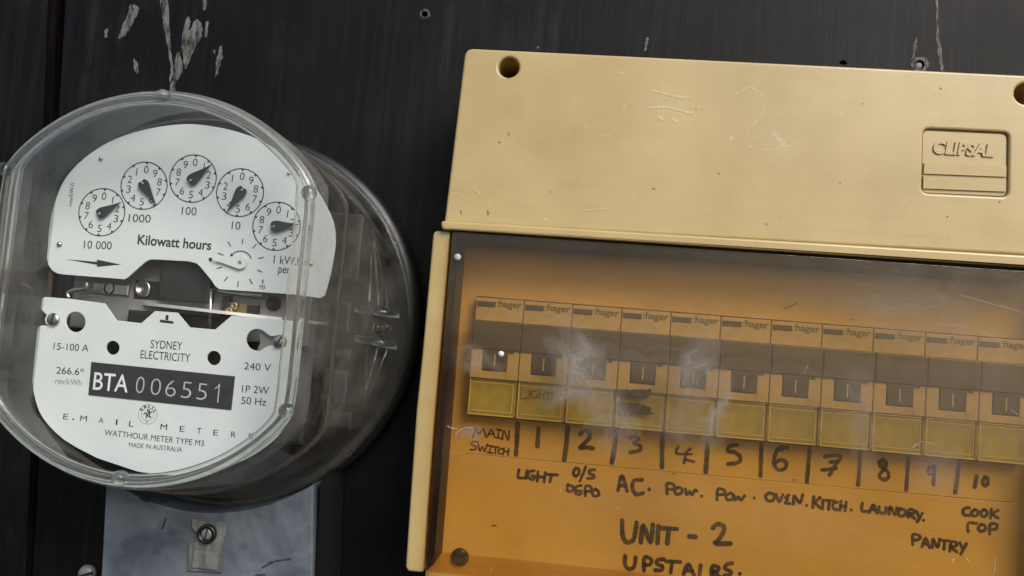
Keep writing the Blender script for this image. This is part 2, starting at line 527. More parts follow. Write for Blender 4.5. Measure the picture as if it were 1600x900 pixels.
def Z(off, s, *pts):
    return [(off[0] + x / s, off[1] + y / s) for x, y in pts]


# ------------------------------------------------------------------ mounting board
board = empty('mounting_board', (0, 0, 0), 'black painted timber mounting board with vertical grain, behind the meter and the box', 'board')
gl0, gl1 = (76, -60), (36, 960)     # left edge of groove
gr0, gr1 = (106, -60), (48, 960)    # right edge of groove
A0, A1, B0, B1 = at(*gl0, 0), at(*gl1, 0), at(*gr0, 0), at(*gr1, 0)
MB().quadbox([(-420, 260), A0, A1, (-420, -260)][::-1], -14, -.6).build('plank', M['board2'], board)
hx, hy = at(664, 22, 0); h2 = at(1437, 101, 0); h3 = at(1318, 98, 0)
flat('plank', [[B0, (420, 260), (420, -260), B1], circ(hx, hy, 1.2, 20), circ(h2[0], h2[1], 1.8, 20), [(h3[0] + q * math.cos(a), h3[1] + q * .7 * math.sin(a)) for a, q in zip(np.linspace(0, 6.283, 13)[:-1], (1.5, 1.2, 1.4, 1.7, 1.2, 1.5, 1.9, 1.4, 1.1, 1.5, 1.2, 1.5))]], -14, 0, M['board'], board)
MB().quadbox([(-430, 270), (430, 270), (430, -270), (-430, -270)][::-1], -20, -14.2).build('backing', M['gap'], board)
S8 = lambda *p: [at(x / 2.286, y / 2.286, 0) for x, y in p]
sc = MB()


def scuff(pts):
    q = crs(pts, 5, True); q = [(x + random.gauss(0, .22), y + random.gauss(0, .3)) for x, y in q]
    cx = sum(p[0] for p in q) / len(q); cy = sum(p[1] for p in q) / len(q)
    scuff.L.append(q)


scuff.L = []
for p in (((465, 18), (498, 28), (480, 70), (465, 100), (440, 130), (422, 138), (440, 90), (455, 55)),
          ((570, -20), (598, -20), (605, 100), (612, 200), (622, 280), (605, 290), (608, 230), (595, 150), (580, 60)),
          ((650, 140), (668, 60), (680, 75), (675, 110), (700, 70), (722, 95), (720, 130), (690, 190), (665, 245), (655, 200)),
          ((625, 210), (640, 190), (652, 255), (630, 290), (625, 330), (605, 330), (620, 260)),
          ((778, 185), (793, 165), (790, 220), (770, 275), (772, 225)), ((478, 210), (490, 230), (493, 260), (478, 245)),
          ((728, -10), (738, -10), (735, 30), (726, 35)), ((735, 80), (745, 85), (738, 130), (732, 130)),
          ((376, 108), (384, 105), (383, 132), (374, 130)), ((762, 178), (769, 178), (768, 190), (762, 190))):
    scuff(S8(*p))
for p in (((1461, -10), (1464, -10), (1468, 50), (1474, 106), (1468, 104), (1464, 60)), ((1430, 60), (1432, 62), (1428, 92), (1424, 102), (1425, 84)),
          ((371, 853), (374, 849), (378, 856), (374, 860)), ((1008, 64), (1013, 58), (1010, 76), (1006, 80))):
    scuff([at(x, y, 0) for x, y in p])
for q in scuff.L:
    flat('paint_scrape', [q], .02, .08, M['scrape'], board)
for (cx, cy, r0, r1, nm) in ((hx, hy, 1.2, 2.2, 'screw_hole_rim'), (h2[0], h2[1], 1.8, 3.4, 'screw_hole_rim'), ):
    q = [(cx + (r1 * random.uniform(.82, 1.1)) * math.cos(a), cy + (r1 * random.uniform(.82, 1.1)) * math.sin(a)) for a in np.linspace(0, 2 * math.pi, 24)[:-1]]
    flat(nm, [q, circ(cx, cy, r0 * 1.02, 20)], .03, .25, M['scrape'], board)
MB().lathe(h2[0], h2[1], [(1.5, -3), (1.45, -.9), (.9, -.5), (.05, -.7)], 16).build('hole_plug', M['seal'], board, True)
bx, by = at(131, 899, 4)
slot_screw('screw', bx, by, 3.6, .02, M['castgrey'], board, 20, 3.6)

# ------------------------------------------------------------------ electricity meter
ZF, ZP = 75., 48.
FX, FY = -138.4, 9.4                # centre of the front face of the cover
BX, BY, RB = -135.0, 2.0, 71.0      # centre and radius of its base flange
meter = empty('electricity_meter', (BX, BY, 0), 'round electricity meter with five pointer dials under a dusty clear cover', 'electricity meter')
# base: dish of black bakelite
MB().lathe(BX + .4, BY + .3, [(73.6, 0), (73.6, 9.5), (72.8, 11), (70.2, 11.6), (66.5, 12), (66, 7), (64, 5.5), (.01, 5.5)], 96).build('base', M['basedark'], meter, True)

# clear cover: circle cut by two chords at the front, full circle at the flange
NS = 220


def contour(z, r, c, k):
    cx, cy = BX + (FX - BX) * k, BY + (FY - BY) * k
    out = []
    for i in range(NS):
        a = 2 * math.pi * i / NS
        rr = min(r, c / max(1e-6, abs(math.cos(a))))
        # soften the corner a little
        d = abs(r - c / max(1e-6, abs(math.cos(a)))); rr -= max(0, .5 - d * .12)
        out.append((cx + rr * math.cos(a), cy + rr * math.sin(a), z))
    return out


secs = [(ZF, 59.6, 46.9, 1), (ZF - .15, 61.8, 50.2, 1), (ZF - 1.2, 63.6, 51.6, 1), (ZF - 3, 64.7, 52.0, 1), (ZF - 14, 65.2, 52.3, .86), (47.5, 66.0, 52.9, .5), (44.5, 66.2, 53.6, .46),
        (42.0, 66.4, 55.2, .42), (34, 67.0, 59.0, .3), (24, 67.8, 63.6, .1), (19.5, 68.4, 66.0, 0), (18.2, 69.2, 68.2, 0), (17.6, 70.9, 70.9, 0), (14.6, 71.2, 71.2, 0)]
vs = []; fs = []
for q in secs: vs += contour(*q)
for k in range(len(secs) - 1):
    for i in range(NS):
        j = (i + 1) % NS; fs.append((k * NS + i, k * NS + j, k * NS + NS + j, k * NS + NS + i))
cover = mesh('clear_cover', vs, fs, M['dome'], meter, True)
cover.data.materials.append(M['shoulder'])
for i, p in enumerate(cover.data.polygons):
    if i < 4 * NS: p.material_index = 1
cf = contour(*secs[0])
mesh('front_pane', cf, [tuple(range(NS))], M['face'], cover)
# thick moulded rim round the front face, with little moulded pips
rc = contour(ZF - .6, 62.0, 50.9, 1)
tube(MB(), rc, 1.5, 10, True).build('moulded_rim', M['rim'], cover, True)
rc = contour(ZF - 5.5, 62.6, 50.4, 1)
tube(MB(), rc, .8, 8, True).build('inner_bead', M['rim'], cover, True)
tube(MB(), contour(ZF - .4, 59.4, 46.7, 1), .35, 8, True).build('inner_rim', M['rim'], cover, True)
tube(MB(), contour(45.6, 66.0, 53.0, .48), .9, 8, True).build('fold_bead', M['foldrim'], cover, True)
for p in ((256, 152), (10, 265), (483, 302), (448, 642), (188, 747)):
    x, y = at(*p, ZF)
    MB().lathe(x, y, [(.05, ZF - 3), (1.7, ZF - 2.4), (2.35, ZF - .6), (2.45, ZF + .6), (2.0, ZF + 1.9), (1.2, ZF + 2.5), (.05, ZF + 2.7)], 24).build('pip', M['rim'], cover, True)
# flange bead
fl = [(BX + 71.0 * math.cos(a), BY + 71.0 * math.sin(a), 16.2) for a in np.linspace(0, 2 * math.pi, 161)[:-1]]
tube(MB(), fl, .7, 6, True).build('flange_bead', M['rim'], cover, True)
# moulded strengthening ribs low on the right side of the cover
rb = MB()
P = lambda x, y, z: (*at(x, y, z), z)
for tri in (((582, 352), (578, 470), (606, 484)), ((570, 632), (574, 545), (606, 545))):
    q = [P(*t, 26) for t in tri]
    tube(rb, q, .45, 6, True)
    mid = [P((tri[0][0] + 2), tri[0][1] + (24 if tri[0][1] < 500 else -24), 27), P((tri[1][0] + tri[2][0]) / 2, (tri[1][1] + tri[2][1]) / 2, 27)]
    tube(rb, mid, .4, 6)
for (xa, ya, xb, yb) in ((556, 482, 624, 492), (556, 528, 620, 541)):
    tube(rb, [P(xa, ya, 29), P((xa + xb) / 2, (ya + yb) / 2, 30), P(xb, yb, 27)], 1.3, 10)
for (cx, cy) in ((590, 512), (604, 512)):
    x, y = at(cx, cy, 27); rb.lathe(x, y, [(.1, 24), (1.5, 25), (1.6, 28.5), (.1, 29)], 14)
rb.build('side_ribs', M['rim'], cover, True)

from mathutils.bvhtree import BVHTree
_off = meter.location
bv = BVHTree.FromPolygons([v.co + _off for v in cover.data.vertices], [tuple(p.vertices) for p in cover.data.polygons])


def on_cover(px_, py_):
    d = np.array([px_ - 800, py_ - 450, F]); d = Vector((float(d @ r_), float(d @ n_), -float(d @ v_))).normalized()
    h = bv.ray_cast(cam_o.matrix_world.translation, d)
    return h[0], h[1], d


for (fx, fy, fw, fl_, fa) in ((410, 716, 1.6, 5, -40), (430, 714, 1.6, 3, 20), (445, 718, 1.4, 3, -50), (523, 482, 1.5, 3.4, 70), (526, 545, 1.4, 2.5, 40), (509, 715, 1.6, 4, 30), (487, 581, 1.2, 2, 0),
                              (505, 645, 1.5, 9, 75), (512, 628, 1.2, 12, 60), (540, 610, 1, 8, 85), (498, 672, 1.6, 9, -20), (560, 655, .9, 10, 50), (590, 300, 1, 5, 40), (548, 420, .8, 12, 80), (470, 700, 1, 7, 15)):
    p, nn, d = on_cover(fx, fy)
    if p is None: continue
    if nn.dot(d) > 0: nn = -nn
    u = nn.cross(Vector((0, 0, 1))).normalized(); w = nn.cross(u)
    a = math.radians(fa); t1 = u * math.cos(a) + w * math.sin(a); t2 = nn.cross(t1); k = .00021
    ring = [p + nn * .0002 + t1 * (fl_ / 2 * k * math.cos(q) * random.uniform(.75, 1.15)) + t2 * (fw / 2 * k * math.sin(q) * random.uniform(.6, 1.2)) - _off for q in np.linspace(0, 2 * math.pi, 12)[:-1]]
    me = bpy.data.meshes.new('fleck'); me.from_pydata(ring, [], [tuple(range(len(ring)))]); link('fleck', me, M['lidscratch'], cover)

# works seen behind the plates
gm = MB()
x0, y1 = at(112, 420, 40); x1, y0 = at(345, 496, 40); gm.box(x0, x1, y0 - 8, y1 + 18, 30, 38, .6)
x0, y1 = at(322, 440, 40); x1, y0 = at(470, 505, 40); gm.box(x0, x1, y0 - 8, y1 + 10, 30, 40, .6)
gm.build('works_frame', M['castgrey'], meter)
dk = MB()
x0, y1 = at(252, 396, 44); x1, y0 = at(326, 474, 44); dk.box(x0, x1, y0, y1, 20, 44, 1)
x0, y1 = at(196, 492, 43); x1, y0 = at(352, 560, 43); dk.box(x0, x1, y0 - 30, y1 + 2, 10, 42, 1)
x0, y1 = at(110, 250, 30); x1, y0 = at(480, 430, 30); dk.box(x0, x1, y0, y1, 6, 27, 2)
x0, y1 = at(80, 520, 30); x1, y0 = at(470, 700, 30); dk.box(x0, x1, y0, y1, 6, 27, 2)
dk.build('magnet_core', M['darkmech'], meter)
br = MB()
for (xa, ya, xb, yb, z) in ((517, 470, 545, 520, 34), (505, 575, 540, 632, 30), (520, 545, 548, 562, 33), (512, 330, 560, 440, 16), (506, 640, 548, 672, 24)):
    a = at(xa, ya, z); b = at(xb, yb, z); br.box(a[0], b[0], a[1], b[1], 8, z, 1.2)
br.build('side_bracket', M['darkmech'], meter)
for (cx, cy, r, z, mat_) in ((173.5, 451, 2.5, 38.2, 'steel'), (224.5, 451, 3.1, 38.2, 'steel'), (428, 474.5, 2.6, 40.2, 'darkmech')):
    x, y = at(cx, cy, z)
    MB().lathe(x, y, [(r, z), (r, z + .8), (r * .86, z + 1.2), (r * .62, z + 1.2), (r * .55, z + .4), (.05, z + .4)], 28).build('terminal_ring', M[mat_], meter, True)
rl = MB()
a = at(326, 452, 44); b = at(410, 462, 44)
tube(rl, [(a[0], a[1], 44), (b[0], b[1], 44)], .7, 8)
rl.build('cross_bar', M['steel'], meter, True); rl = MB()
a = at(329.5, 452, 45); b = at(328, 518, 45); tube(rl, [(a[0], a[1], 45), (b[0], b[1], 45)], .75, 8)
rl.build('spindle', M['steel'], meter, True); rl = MB()
q = [at(108, 466, 44), at(106, 458, 44), at(116, 453, 44), at(134, 450, 44), at(136, 441, 44)]
tube(rl, [(x, y, 44) for x, y in crs(q, 4)], .8, 8)
rl.build('bent_wire', M['steel'], meter, True); rl = MB()
a = at(139, 462, 44); b = at(163, 466, 44); rl.box(a[0], b[0], a[1], b[1] + .8, 42, 44.5, .2); rl.build('damping_bracket', M['steel'], meter)

wk = MB(); a = at(345, 470, 42); b = at(402, 492, 42); wk.box(a[0], b[0], a[1], b[1], 39, 42.5, .4)
wk.build('brass_bridge', M['brass'], meter)
wk = MB(); a = at(142, 440, 41); b = at(196, 462, 41); wk.box(a[0], b[0], a[1], b[1], 37, 39.4, .4); wk.build('bearing_plate', M['steel'], meter)
wk = MB(); a = at(205, 436, 41); b = at(250, 470, 41); wk.box(a[0], b[0], a[1], b[1], 34, 38.1, .2); wk.build('damping_magnet', M['darkmech'], meter)
wk = MB(); a = at(345, 462, 44); b = at(352, 510, 44); wk.box(a[0], b[0], a[1], b[1], 39, 43, .3); a = at(385, 476, 44); b = at(398, 500, 44); wk.box(a[0], b[0], a[1], b[1], 39, 43.5, .3)
wk.build('spacer', M['darkmech'], meter)
for (cx, cy) in ((366, 478), (358, 486)):
    x, y = at(cx, cy, 43); MB().lathe(x, y, [(1.7, 42.4), (1.7, 43.4), (1.2, 43.9), (.5, 43.9), (.05, 43.4)], 20).build('bearing_screw', M['brass'], meter, True)
# rotor disc lies horizontal, edge on
a = at(190, 469, 50); b = at(440, 497, 50)
dcx = (a[0] + b[0]) / 2; dcy = (a[1] + b[1]) / 2 - .3; slope = math.atan2(b[1] - a[1], b[0] - a[0])
vs = []; fs = []; n = 80; rd = 38; zc = 12
for hgt in (-.55, .55):
    for i in range(n):
        q = 2 * math.pi * i / n; xx = rd * math.cos(q)
        vs.append((dcx + xx * math.cos(slope) - hgt * math.sin(slope), dcy + xx * math.sin(slope) + hgt * math.cos(slope) + 0, zc + rd * math.sin(q)))
fs = [tuple(range(n)), tuple(range(n, 2 * n))] + [(i, (i + 1) % n, n + (i + 1) % n, n + i) for i in range(n)]
mesh('rotor_disc', vs, fs, M['alu'], meter)

# upper plate with five dials
up = [(73, 404), (74, 392), (78, 348), (87, 312), (102, 279), (126, 252), (159, 228), (195, 211.5), (240, 199.5), (285, 194), (318, 195.5), (360, 203), (399, 216), (432, 234),
      (466, 262), (494, 295), (513, 328), (522, 352), (524, 380), (519, 415), (512, 445), (507, 462)]
up = crs(up, 4) + [(500, 466), (484, 463.5), (457, 460), (343, 452), (336, 447), (329.5, 437), (312, 416), (307, 411.5), (295, 408.5), (240, 405.3), (233, 406), (226, 410), (199, 434), (194, 436.5),
                   (188, 436), (100, 429), (90, 427.5), (82, 423), (76, 415)]
dial = flat('dial_plate', [[at(x, y, ZP) for x, y in up]], ZP - .8, ZP, M['white'], meter, .12)
Z2 = lambda x, y: (60 + x / 3.3333, 180 + y / 3.3333)
zt = ZP + .05
ink = MB()
DIALS = [((330, 505), (430, 452), 1), ((550, 367), (612, 466), -1), ((805, 330), (903, 255), 1), ((1050, 403), (980, 505), -1), ((1240, 578), (1362, 567), 1)]
UPV = -.085                         # lean of the plate's vertical in the photo
rings = []
for (c, tip, sgn) in DIALS:
    px_, py_ = Z2(*c); X, Y = at(px_, py_, zt); Rm = mm(39.3, zt)
    rings.append((X, Y, Rm))
    for k in range(10):
        a = math.radians(90 - sgn * 36 * k - 1.5)
        s, = str(k),
        gx, gy = X + Rm * .685 * math.cos(a), Y + Rm * .685 * math.sin(a)
        h = Rm * .31; wd_ = h * (.14 if k == 1 else .62)
        text(ink, s, (gx - wd_ / 2, gy - h / 2 + .012 * wd_), (gx + wd_ / 2, gy - h / 2 - .012 * wd_), h, zt, px=False, bold=-.002)
        ux, uy = math.cos(a), math.sin(a)
        t = [(X + ux * Rm * .99 - uy * Rm * .075, Y + uy * Rm * .99 + ux * Rm * .075), (X + ux * Rm * .89, Y + uy * Rm * .89), (X + ux * Rm * .99 + uy * Rm * .075, Y + uy * Rm * .99 - ux * Rm * .075)]
        ink.add([(x, y, zt + .03) for x, y in t], [(0, 1, 2)])


def T(mb, s, a, b, h, z=zt, **k):
    text(mb, s, a, b, h, z, **k)


T(ink, "10 000", (130.5, 388), (174, 390), 13)
T(ink, "1000", (200.5, 346.5), (235, 348), 13)
T(ink, "100", (283.5, 335.3), (306.5, 336.6), 13)
T(ink, "10", (361.5, 358.3), (375, 359.2), 13)
T(ink, "Kilowatt hours", (214.5, 381.4), (329.5, 390.6), 15.5, bold=.022)
T(ink, "1 kW.h", (427, 411.4), (470, 415), 13, bold=.006)
T(ink, "per", (434.5, 426), (453, 427.6), 13, bold=.006)
T(ink, "rev/kW.h", (112.5, 322), (116, 286), 7)
T(ink, "1", (409, 443), (411, 443.2), 6.5); T(ink, "10", (405.5, 452), (413.5, 452.8), 6.5)
tick = [(995, 672), (1063, 657), (1125, 683), (1160, 743), (1153, 812), (1107, 866), (1040, 880), (977, 853), (943, 795), (950, 724)]
for t in tick:
    a = np.array(Z2(*t)); c = np.array(Z2(1050, 765)); u = (a - c) / np.linalg.norm(a - c)
    stroke(ink, [tuple(a - u * 4), tuple(a + u * 4)], 1.7, zt)
stroke(ink, [(405, 446), (414, 446.6)], .9, zt)
q = [Z2(1108, 745), Z2(1095, 725), Z2(1072, 711), Z2(1048, 708), Z2(1022, 716), Z2(1004, 730)]
stroke(ink, q, 1.7, zt)
for tri in ((Z2(996, 738), Z2(1018, 735), Z2(1004, 718)), (Z2(305, 752), Z2(305, 790), Z2(430, 778)), (Z2(140, 750), Z2(306, 779), Z2(306, 764))):
    ink.add([(*at(x, y, zt), zt + .02) for x, y in tri], [(0, 1, 2)])
x, y = at(*Z2(897, 752), zt); ink.lathe(x, y, [(.75, zt), (.75, zt + .03)], 16)
for rg in rings:                       # dial circles, printed line
    for i in range(72):
        a, b = 2 * math.pi * i / 72, 2 * math.pi * (i + 1) / 72
        q = [(rg[0] + r * math.cos(t), rg[1] + r * math.sin(t), zt) for r, t in ((rg[2] - .19, a), (rg[2] + .19, a), (rg[2] + .19, b), (rg[2] - .19, b))]
        ink.add(q, [(0, 1, 2, 3)])
ink.build('dial_printing', M['ink'], dial)
for (c, tip, sgn) in DIALS:
    cx, cy = Z2(*c); tx, ty = Z2(*tip)
    zz = ZP + 1.5
    A = np.array(at(cx, cy, zz)); B = np.array(at(tx, ty, zz)); u = (B - A); L = np.linalg.norm(u); u /= L; w = np.array([-u[1], u[0]])
    sh = [(-.26, -.07), (-.17, 0), (-.26, .07), (-.24, .17), (-.12, .235), (.02, .235), (.15, .205), (.45, .12), (.75, .05), (1.0, .008), (1.0, -.008), (.75, -.05), (.45, -.12), (.15, -.205), (.02, -.235), (-.12, -.235), (-.24, -.17)]
    pt = [tuple(A + u * (a * L) + w * (b * L)) for a, b in sh]
    ne = flat('pointer', [pt], zz - .35, zz, M['needle'], meter, .06)
    x, y = A - u * L * .13
    MB().lathe(x, y, [(.45, zz - .2), (.45, zz + .2), (.1, zz + .35)], 12).build('pivot_pin', M['steel'], ne, True)
    MB().lathe(x, y, [(.8, ZP), (.8, zz - .36)], 12).build('pointer_hub', M['darkmech'], ne, True)
# small white test pointer
zz = ZP + 1.3
A = np.array(at(*Z2(1052, 764), zz)); B = np.array(at(*Z2(905, 752), zz)); u = B - A; L = np.linalg.norm(u); u /= L; w = np.array([-u[1], u[0]])
sh = [(-.22, 0), (-.17, .16), (0, .24), (.18, .21), (.5, .12), (1, .01), (1, -.01), (.5, -.12), (.18, -.21), (0, -.24), (-.17, -.16)]
tp = flat('test_pointer', [[tuple(A + u * (a * L) + w * (b * L)) for a, b in crs(sh, 3, True)]], zz - .3, zz, M['white'], meter, .08)
MB().lathe(A[0], A[1], [(.6, zz), (.6, zz + .3), (.1, zz + .5)], 14).build('pivot_pin', M['steel'], tp, True)
MB().lathe(A[0], A[1], [(.7, ZP), (.7, zz - .31)], 12).build('pointer_hub', M['steel'], tp, True)
for (p, r) in (((158.5, 248), .75), ((93.6, 381.6), .95), ((452, 271), .6), ((486, 412), .8)):
    x, y = at(*p, ZP); MB().lathe(x, y, [(r, ZP), (r, ZP + .5), (r * .6, ZP + .9), (.05, ZP + 1)], 16).build('rivet', M['steel'], dial, True)

# lower plate
lo_top = [(66, 466), (70, 464), (110, 467), (163, 474), (181.6, 500.5), (220.6, 505), (242, 486), (277, 488.5), (296, 511.4), (336, 515), (362, 493), (463, 502), (470, 505)]
lo_r = [(472, 512), (469, 550), (463, 605), (455, 645), (437, 678), (414, 699), (385, 717), (345, 733), (300, 742), (255, 742), (215, 737)]
lo_l = [(152, 716), (101, 688), (67.5, 654), (55, 624), (51, 600), (51, 588), (56, 538), (59.5, 512), (69, 508.5)]
notch = [(76, 510), (71, 505), (70, 498), (73, 492), (70, 489.5), (63.5, 482)]
outl = lo_top + crs(lo_r, 3) + crs(lo_l, 3) + notch
pc = lambda c, r: [at(c[0] + r * math.cos(a), c[1] + r * 1.04 * math.sin(a), ZP) for a in np.linspace(0, 2 * math.pi, 37)[:-1]]
key = [(384.5, 531), (387, 522), (394, 515.5), (402, 514), (410, 516), (416, 521), (424, 525.5), (432, 524), (438, 523.5), (445, 527), (448, 533), (446, 540), (440, 543.5), (432, 543), (424, 539.5),
       (414, 543), (408, 547), (400, 548), (391, 544.5), (386, 538)]
name = flat('name_plate', [[at(x, y, ZP) for x, y in outl], pc((118, 503), 15.4), pc((176, 543.5), 10.5), pc((334, 559.5), 10.8), [at(x, y, ZP) for x, y in crs(key, 3, True)]], ZP - .8, ZP, M['white'], meter, .12)
Z5 = lambda x, y: (40 + x / 3.461, 460 + y / 3.461)
lk = MB(); lg = MB()
T(lk, "15-100 A", (83.3, 546), (138, 549.3), 11)
T(lk, "266.6*", (87.4, 583.6), (131, 586.6), 11)
T(lg, "rev/kWh", (86, 599.6), (127, 602.6), 9.5)
T(lk, "SYDNEY", (235, 543.6), (284, 547), 13)
T(lk, "ELECTRICITY", (219, 559.7), (296.6, 566), 13)
T(lk, "240 V", (381, 577), (423, 580), 11)
T(lk, "1P 2W", (377.5, 613), (420, 616), 11.5)
T(lk, "50 Hz", (376.7, 631), (415.7, 634), 11.5)
for ch, (x, y) in zip("E.MAILMETERS", ((215, 676), (258, 681), (312, 686), (407, 696), (491, 706), (571, 715), (746, 732), (845, 743), (937, 753), (1027, 763), (1123, 773), (1216, 783))):
    hw = {'.': 4, 'I': 4.5, 'M': 18}.get(ch, 13)
    if ch == '.':
        x_, y_ = at(*Z5(x, y - 6), zt); lk.lathe(x_, y_, [(.33, zt), (.33, zt + .02)], 12); continue
    a, b = Z5(x - hw, y - hw * .09), Z5(x + hw, y + hw * .09)
    T(lk, ch, a, b, 9)
T(lk, "WATTHOUR METER TYPE M3", (162.8, 680), (318, 697.5), 9.2)
T(lk, "MADE IN AUSTRALIA", (201, 698.3), (284, 706.2), 7.3)
q = [(250, 499.5), (271, 502), (271, 506), (250, 503.5)]; lk.add([(*at(*p, zt), zt) for p in q], [(3, 2, 1, 0)])
q = [(259, 492), (263.5, 492.5), (262.8, 500.4), (258.4, 500)]; lk.add([(*at(*p, zt), zt + .01) for p in q], [(3, 2, 1, 0)])
# round maker's badge
lg.build('faded_printing', M['inkgrey'], name); lg = MB()
ex, ey = at(*Z5(660, 648), zt)
for r0 in (mm(15.6, zt), mm(10.4, zt)):
    for i in range(48):
        a, b = 2 * math.pi * i / 48, 2 * math.pi * (i + 1) / 48
        lg.add([(ex + r * math.cos(t), ey + r * math.sin(t), zt) for r, t in ((r0 - .07, a), (r0 + .07, a), (r0 + .07, b), (r0 - .07, b))], [(0, 1, 2, 3)])
rt = mm(11, zt)
for ch, deg in zip("EMAIL", (152, 120, 90, 60, 30)):
    a = math.radians(deg - 3); u = np.array((math.sin(a), -math.cos(a))); c = np.array((ex + rt * math.cos(a), ey + rt * math.sin(a)))
    hw = .18 if ch == 'I' else .42
    text(lk, ch, tuple(c - u * hw), tuple(c + u * hw), .95, zt + .01, bold=.03, px=False)
for st in (((652, 668), (655, 650), (648, 640), (640, 648)), ((655, 650), (668, 640), (670, 626), (662, 622), (660, 632), (672, 640), (684, 634)), ((655, 652), (668, 660), (678, 664)), ((668, 660), (672, 646))):
    stroke(lk, [Z5(*p) for p in st], 1.7, zt)
x_, y_ = at(*Z5(656, 691), zt); lk.lathe(x_, y_, [(.25, zt), (.25, zt + .02)], 10)
lk.build('name_printing', M['ink'], name); lg.build('maker_badge', M['inkgrey'], name)
lab = MB(); q = [(143.5, 565.5), (367.5, 588), (361.7, 640.6), (138.8, 617)]
lab.quadbox([at(*p, ZP) for p in q][::-1], ZP + .01, ZP + .3)
serial = lab.build('serial_label', M['blacklabel'], name)
w1 = MB(); text(w1, "BTA", (144.8, 608.3), (199, 613.2), 27.5, ZP + .36, bold=.006); w1.build('serial_letters', M['inkwhite'], serial)
w2 = MB()
for ch, (xa, xb, yb) in zip("006551", ((592, 637, 535), (672, 726, 545), (752, 808, 553), (838, 892, 562), (922, 976, 571), (1037, 1048, 580))):
    if ch == '1':
        stroke(w2, [Z5(1026, 508), Z5(1040, 500), Z5(1048, 486)], 1.9, ZP + .36); stroke(w2, [Z5(1049, 488), Z5(1039, 581)], 2.1, ZP + .37); continue
    m_ = (xa + xb) / 2; a, b = Z5(xa, yb - (m_ - xa) * .1), Z5(xb, yb + (xb - m_) * .1); text(w2, ch, a, b, 27, ZP + .36, bold=-.018)
w2.build('serial_digits', M['inkworn'], serial)
for (p, r, ang) in (((82.8, 499), 2.35, 78), ((436, 533.7), 2.25, 62)):
    x, y = at(*p, ZP + .8); slot_screw('plate_screw', x, y, r, ZP + .05, M['steel'], meter, ang, 1.3)
ks = [(405, 517), (418, 523), (430, 525), (438, 530), (436, 540), (424, 541), (412, 546), (402, 547), (407, 535)]
flat('keyhole_tab', [[at(x, y, ZP - 2) for x, y in ks]], ZP - 2.6, ZP - 2, M['castgrey'], meter)

# terminal cover below
zt2 = 28.
cx0, cy0 = BX, BY
tl, bl, brr, trr = at(166, 700, zt2), at(152, 1010, zt2), at(487, 1010, zt2), at(500, 700, zt2)
arc = [(cx0 + 72.4 * math.cos(a), cy0 + 72.4 * math.sin(a)) for a in np.linspace(0, -math.pi, 200)]
arc = [p for p in arc if tl[0] + .6 < p[0] < trr[0] - .6]
zl0 = [bl, brr] + arc
tc = flat('terminal_cover', [rounded(zl0[:2] + arc, [1] * 2 + [0] * len(arc), 3)], 2, zt2, M['greycover'], meter, .7)
sd = MB(); q = [at(499, 742, zt2 - 2), at(536, 712, 4), at(528, 1010, 4), at(487, 1010, zt2 - 2)]
a0, a1 = at(501, 752, zt2 - 1.5), at(489, 1010, zt2 - 1.5)
b0, b1 = at(538, 705, 3), at(528, 1010, 3)
sd.add([(*a0, zt2 - 1.5), (*a1, zt2 - 1.5), (*b1, 3), (*b0, 3), (a0[0] - 4, a0[1], 3), (a1[0] - 4, a1[1], 3)], [(0, 1, 2, 3), (0, 3, 4), (1, 5, 2), (0, 4, 5, 1), (3, 2, 5, 4)])
sd.build('cover_skirt', M['basedark'], tc)
S7 = lambda x, y: (x / 2.963, 600 + y / 2.963)
tabp = [(895, 622), (1052, 640), (1048, 690), (1036, 735), (1030, 870), (872, 862), (880, 735), (905, 728), (915, 690), (892, 662)]
flat('seal_tab', [[at(*S7(*p), zt2) for p in tabp]], zt2 + .02, zt2 + 1.0, M['seal'], tc, .2)
x, y = at(*S7(962, 692), zt2 + 1)
MB().lathe(x, y, [(3.5, zt2 + 1.02), (3.5, zt2 + 2.4), (3.1, zt2 + 2.8), (2.4, zt2 + 2.8), (2.3, zt2 + 1.4), (.05, zt2 + 1.4)], 30).build('seal_collar', M['basedark'], tc, True)
slot_screw('cover_screw', x, y, 2.1, zt2 + 1.42, M['castgrey'], tc, 80, 1.0)
a = at(*S7(898, 770), zt2 + 1.05); b = at(*S7(1010, 862), zt2 + 1.05)
fl_ = MB(); fl_.box(a[0], b[0], a[1], b[1], zt2 + 1.02, zt2 + 1.7, .3)
fl_.build('seal_flap', M['seal'], tc)
mk = MB()
for st, w in ((((655, 530), (675, 540), (690, 532)), 6), (((768, 625), (752, 668)), 4), (((1215, 850), (1270, 822), (1345, 810)), 3.5), (((978, 805), (976, 825)), 3), (((1185, 888), (1225, 886)), 4)):
    stroke(mk, [S7(*p) for p in st], w, zt2 + .04, wob=.4)
mk.build('dark_scuffs', M['softdark'], tc)

# ------------------------------------------------------------------ switchboard box
ZC, ZE, ZH = 44., 26., 31.
bc = at(690, 500, 0)
box = empty('switchboard_box', (bc[0], bc[1], 0), 'cream plastic switchboard box with an amber see-through lid and marker writing, right of the meter', 'switchboard')
q = [at(680, 352, ZC), at(1690, 420, ZC), at(1672, 1010, ZC), at(632, 905, ZC)]
tr_ = at(1684, 121, ZC)
# back pan
MB().quadbox([at(690, 365, 20), at(1660, 420, 20), at(1640, 985, 20), at(652, 888, 20)][::-1], .02, 20).build('back_pan', M['cream'], box)
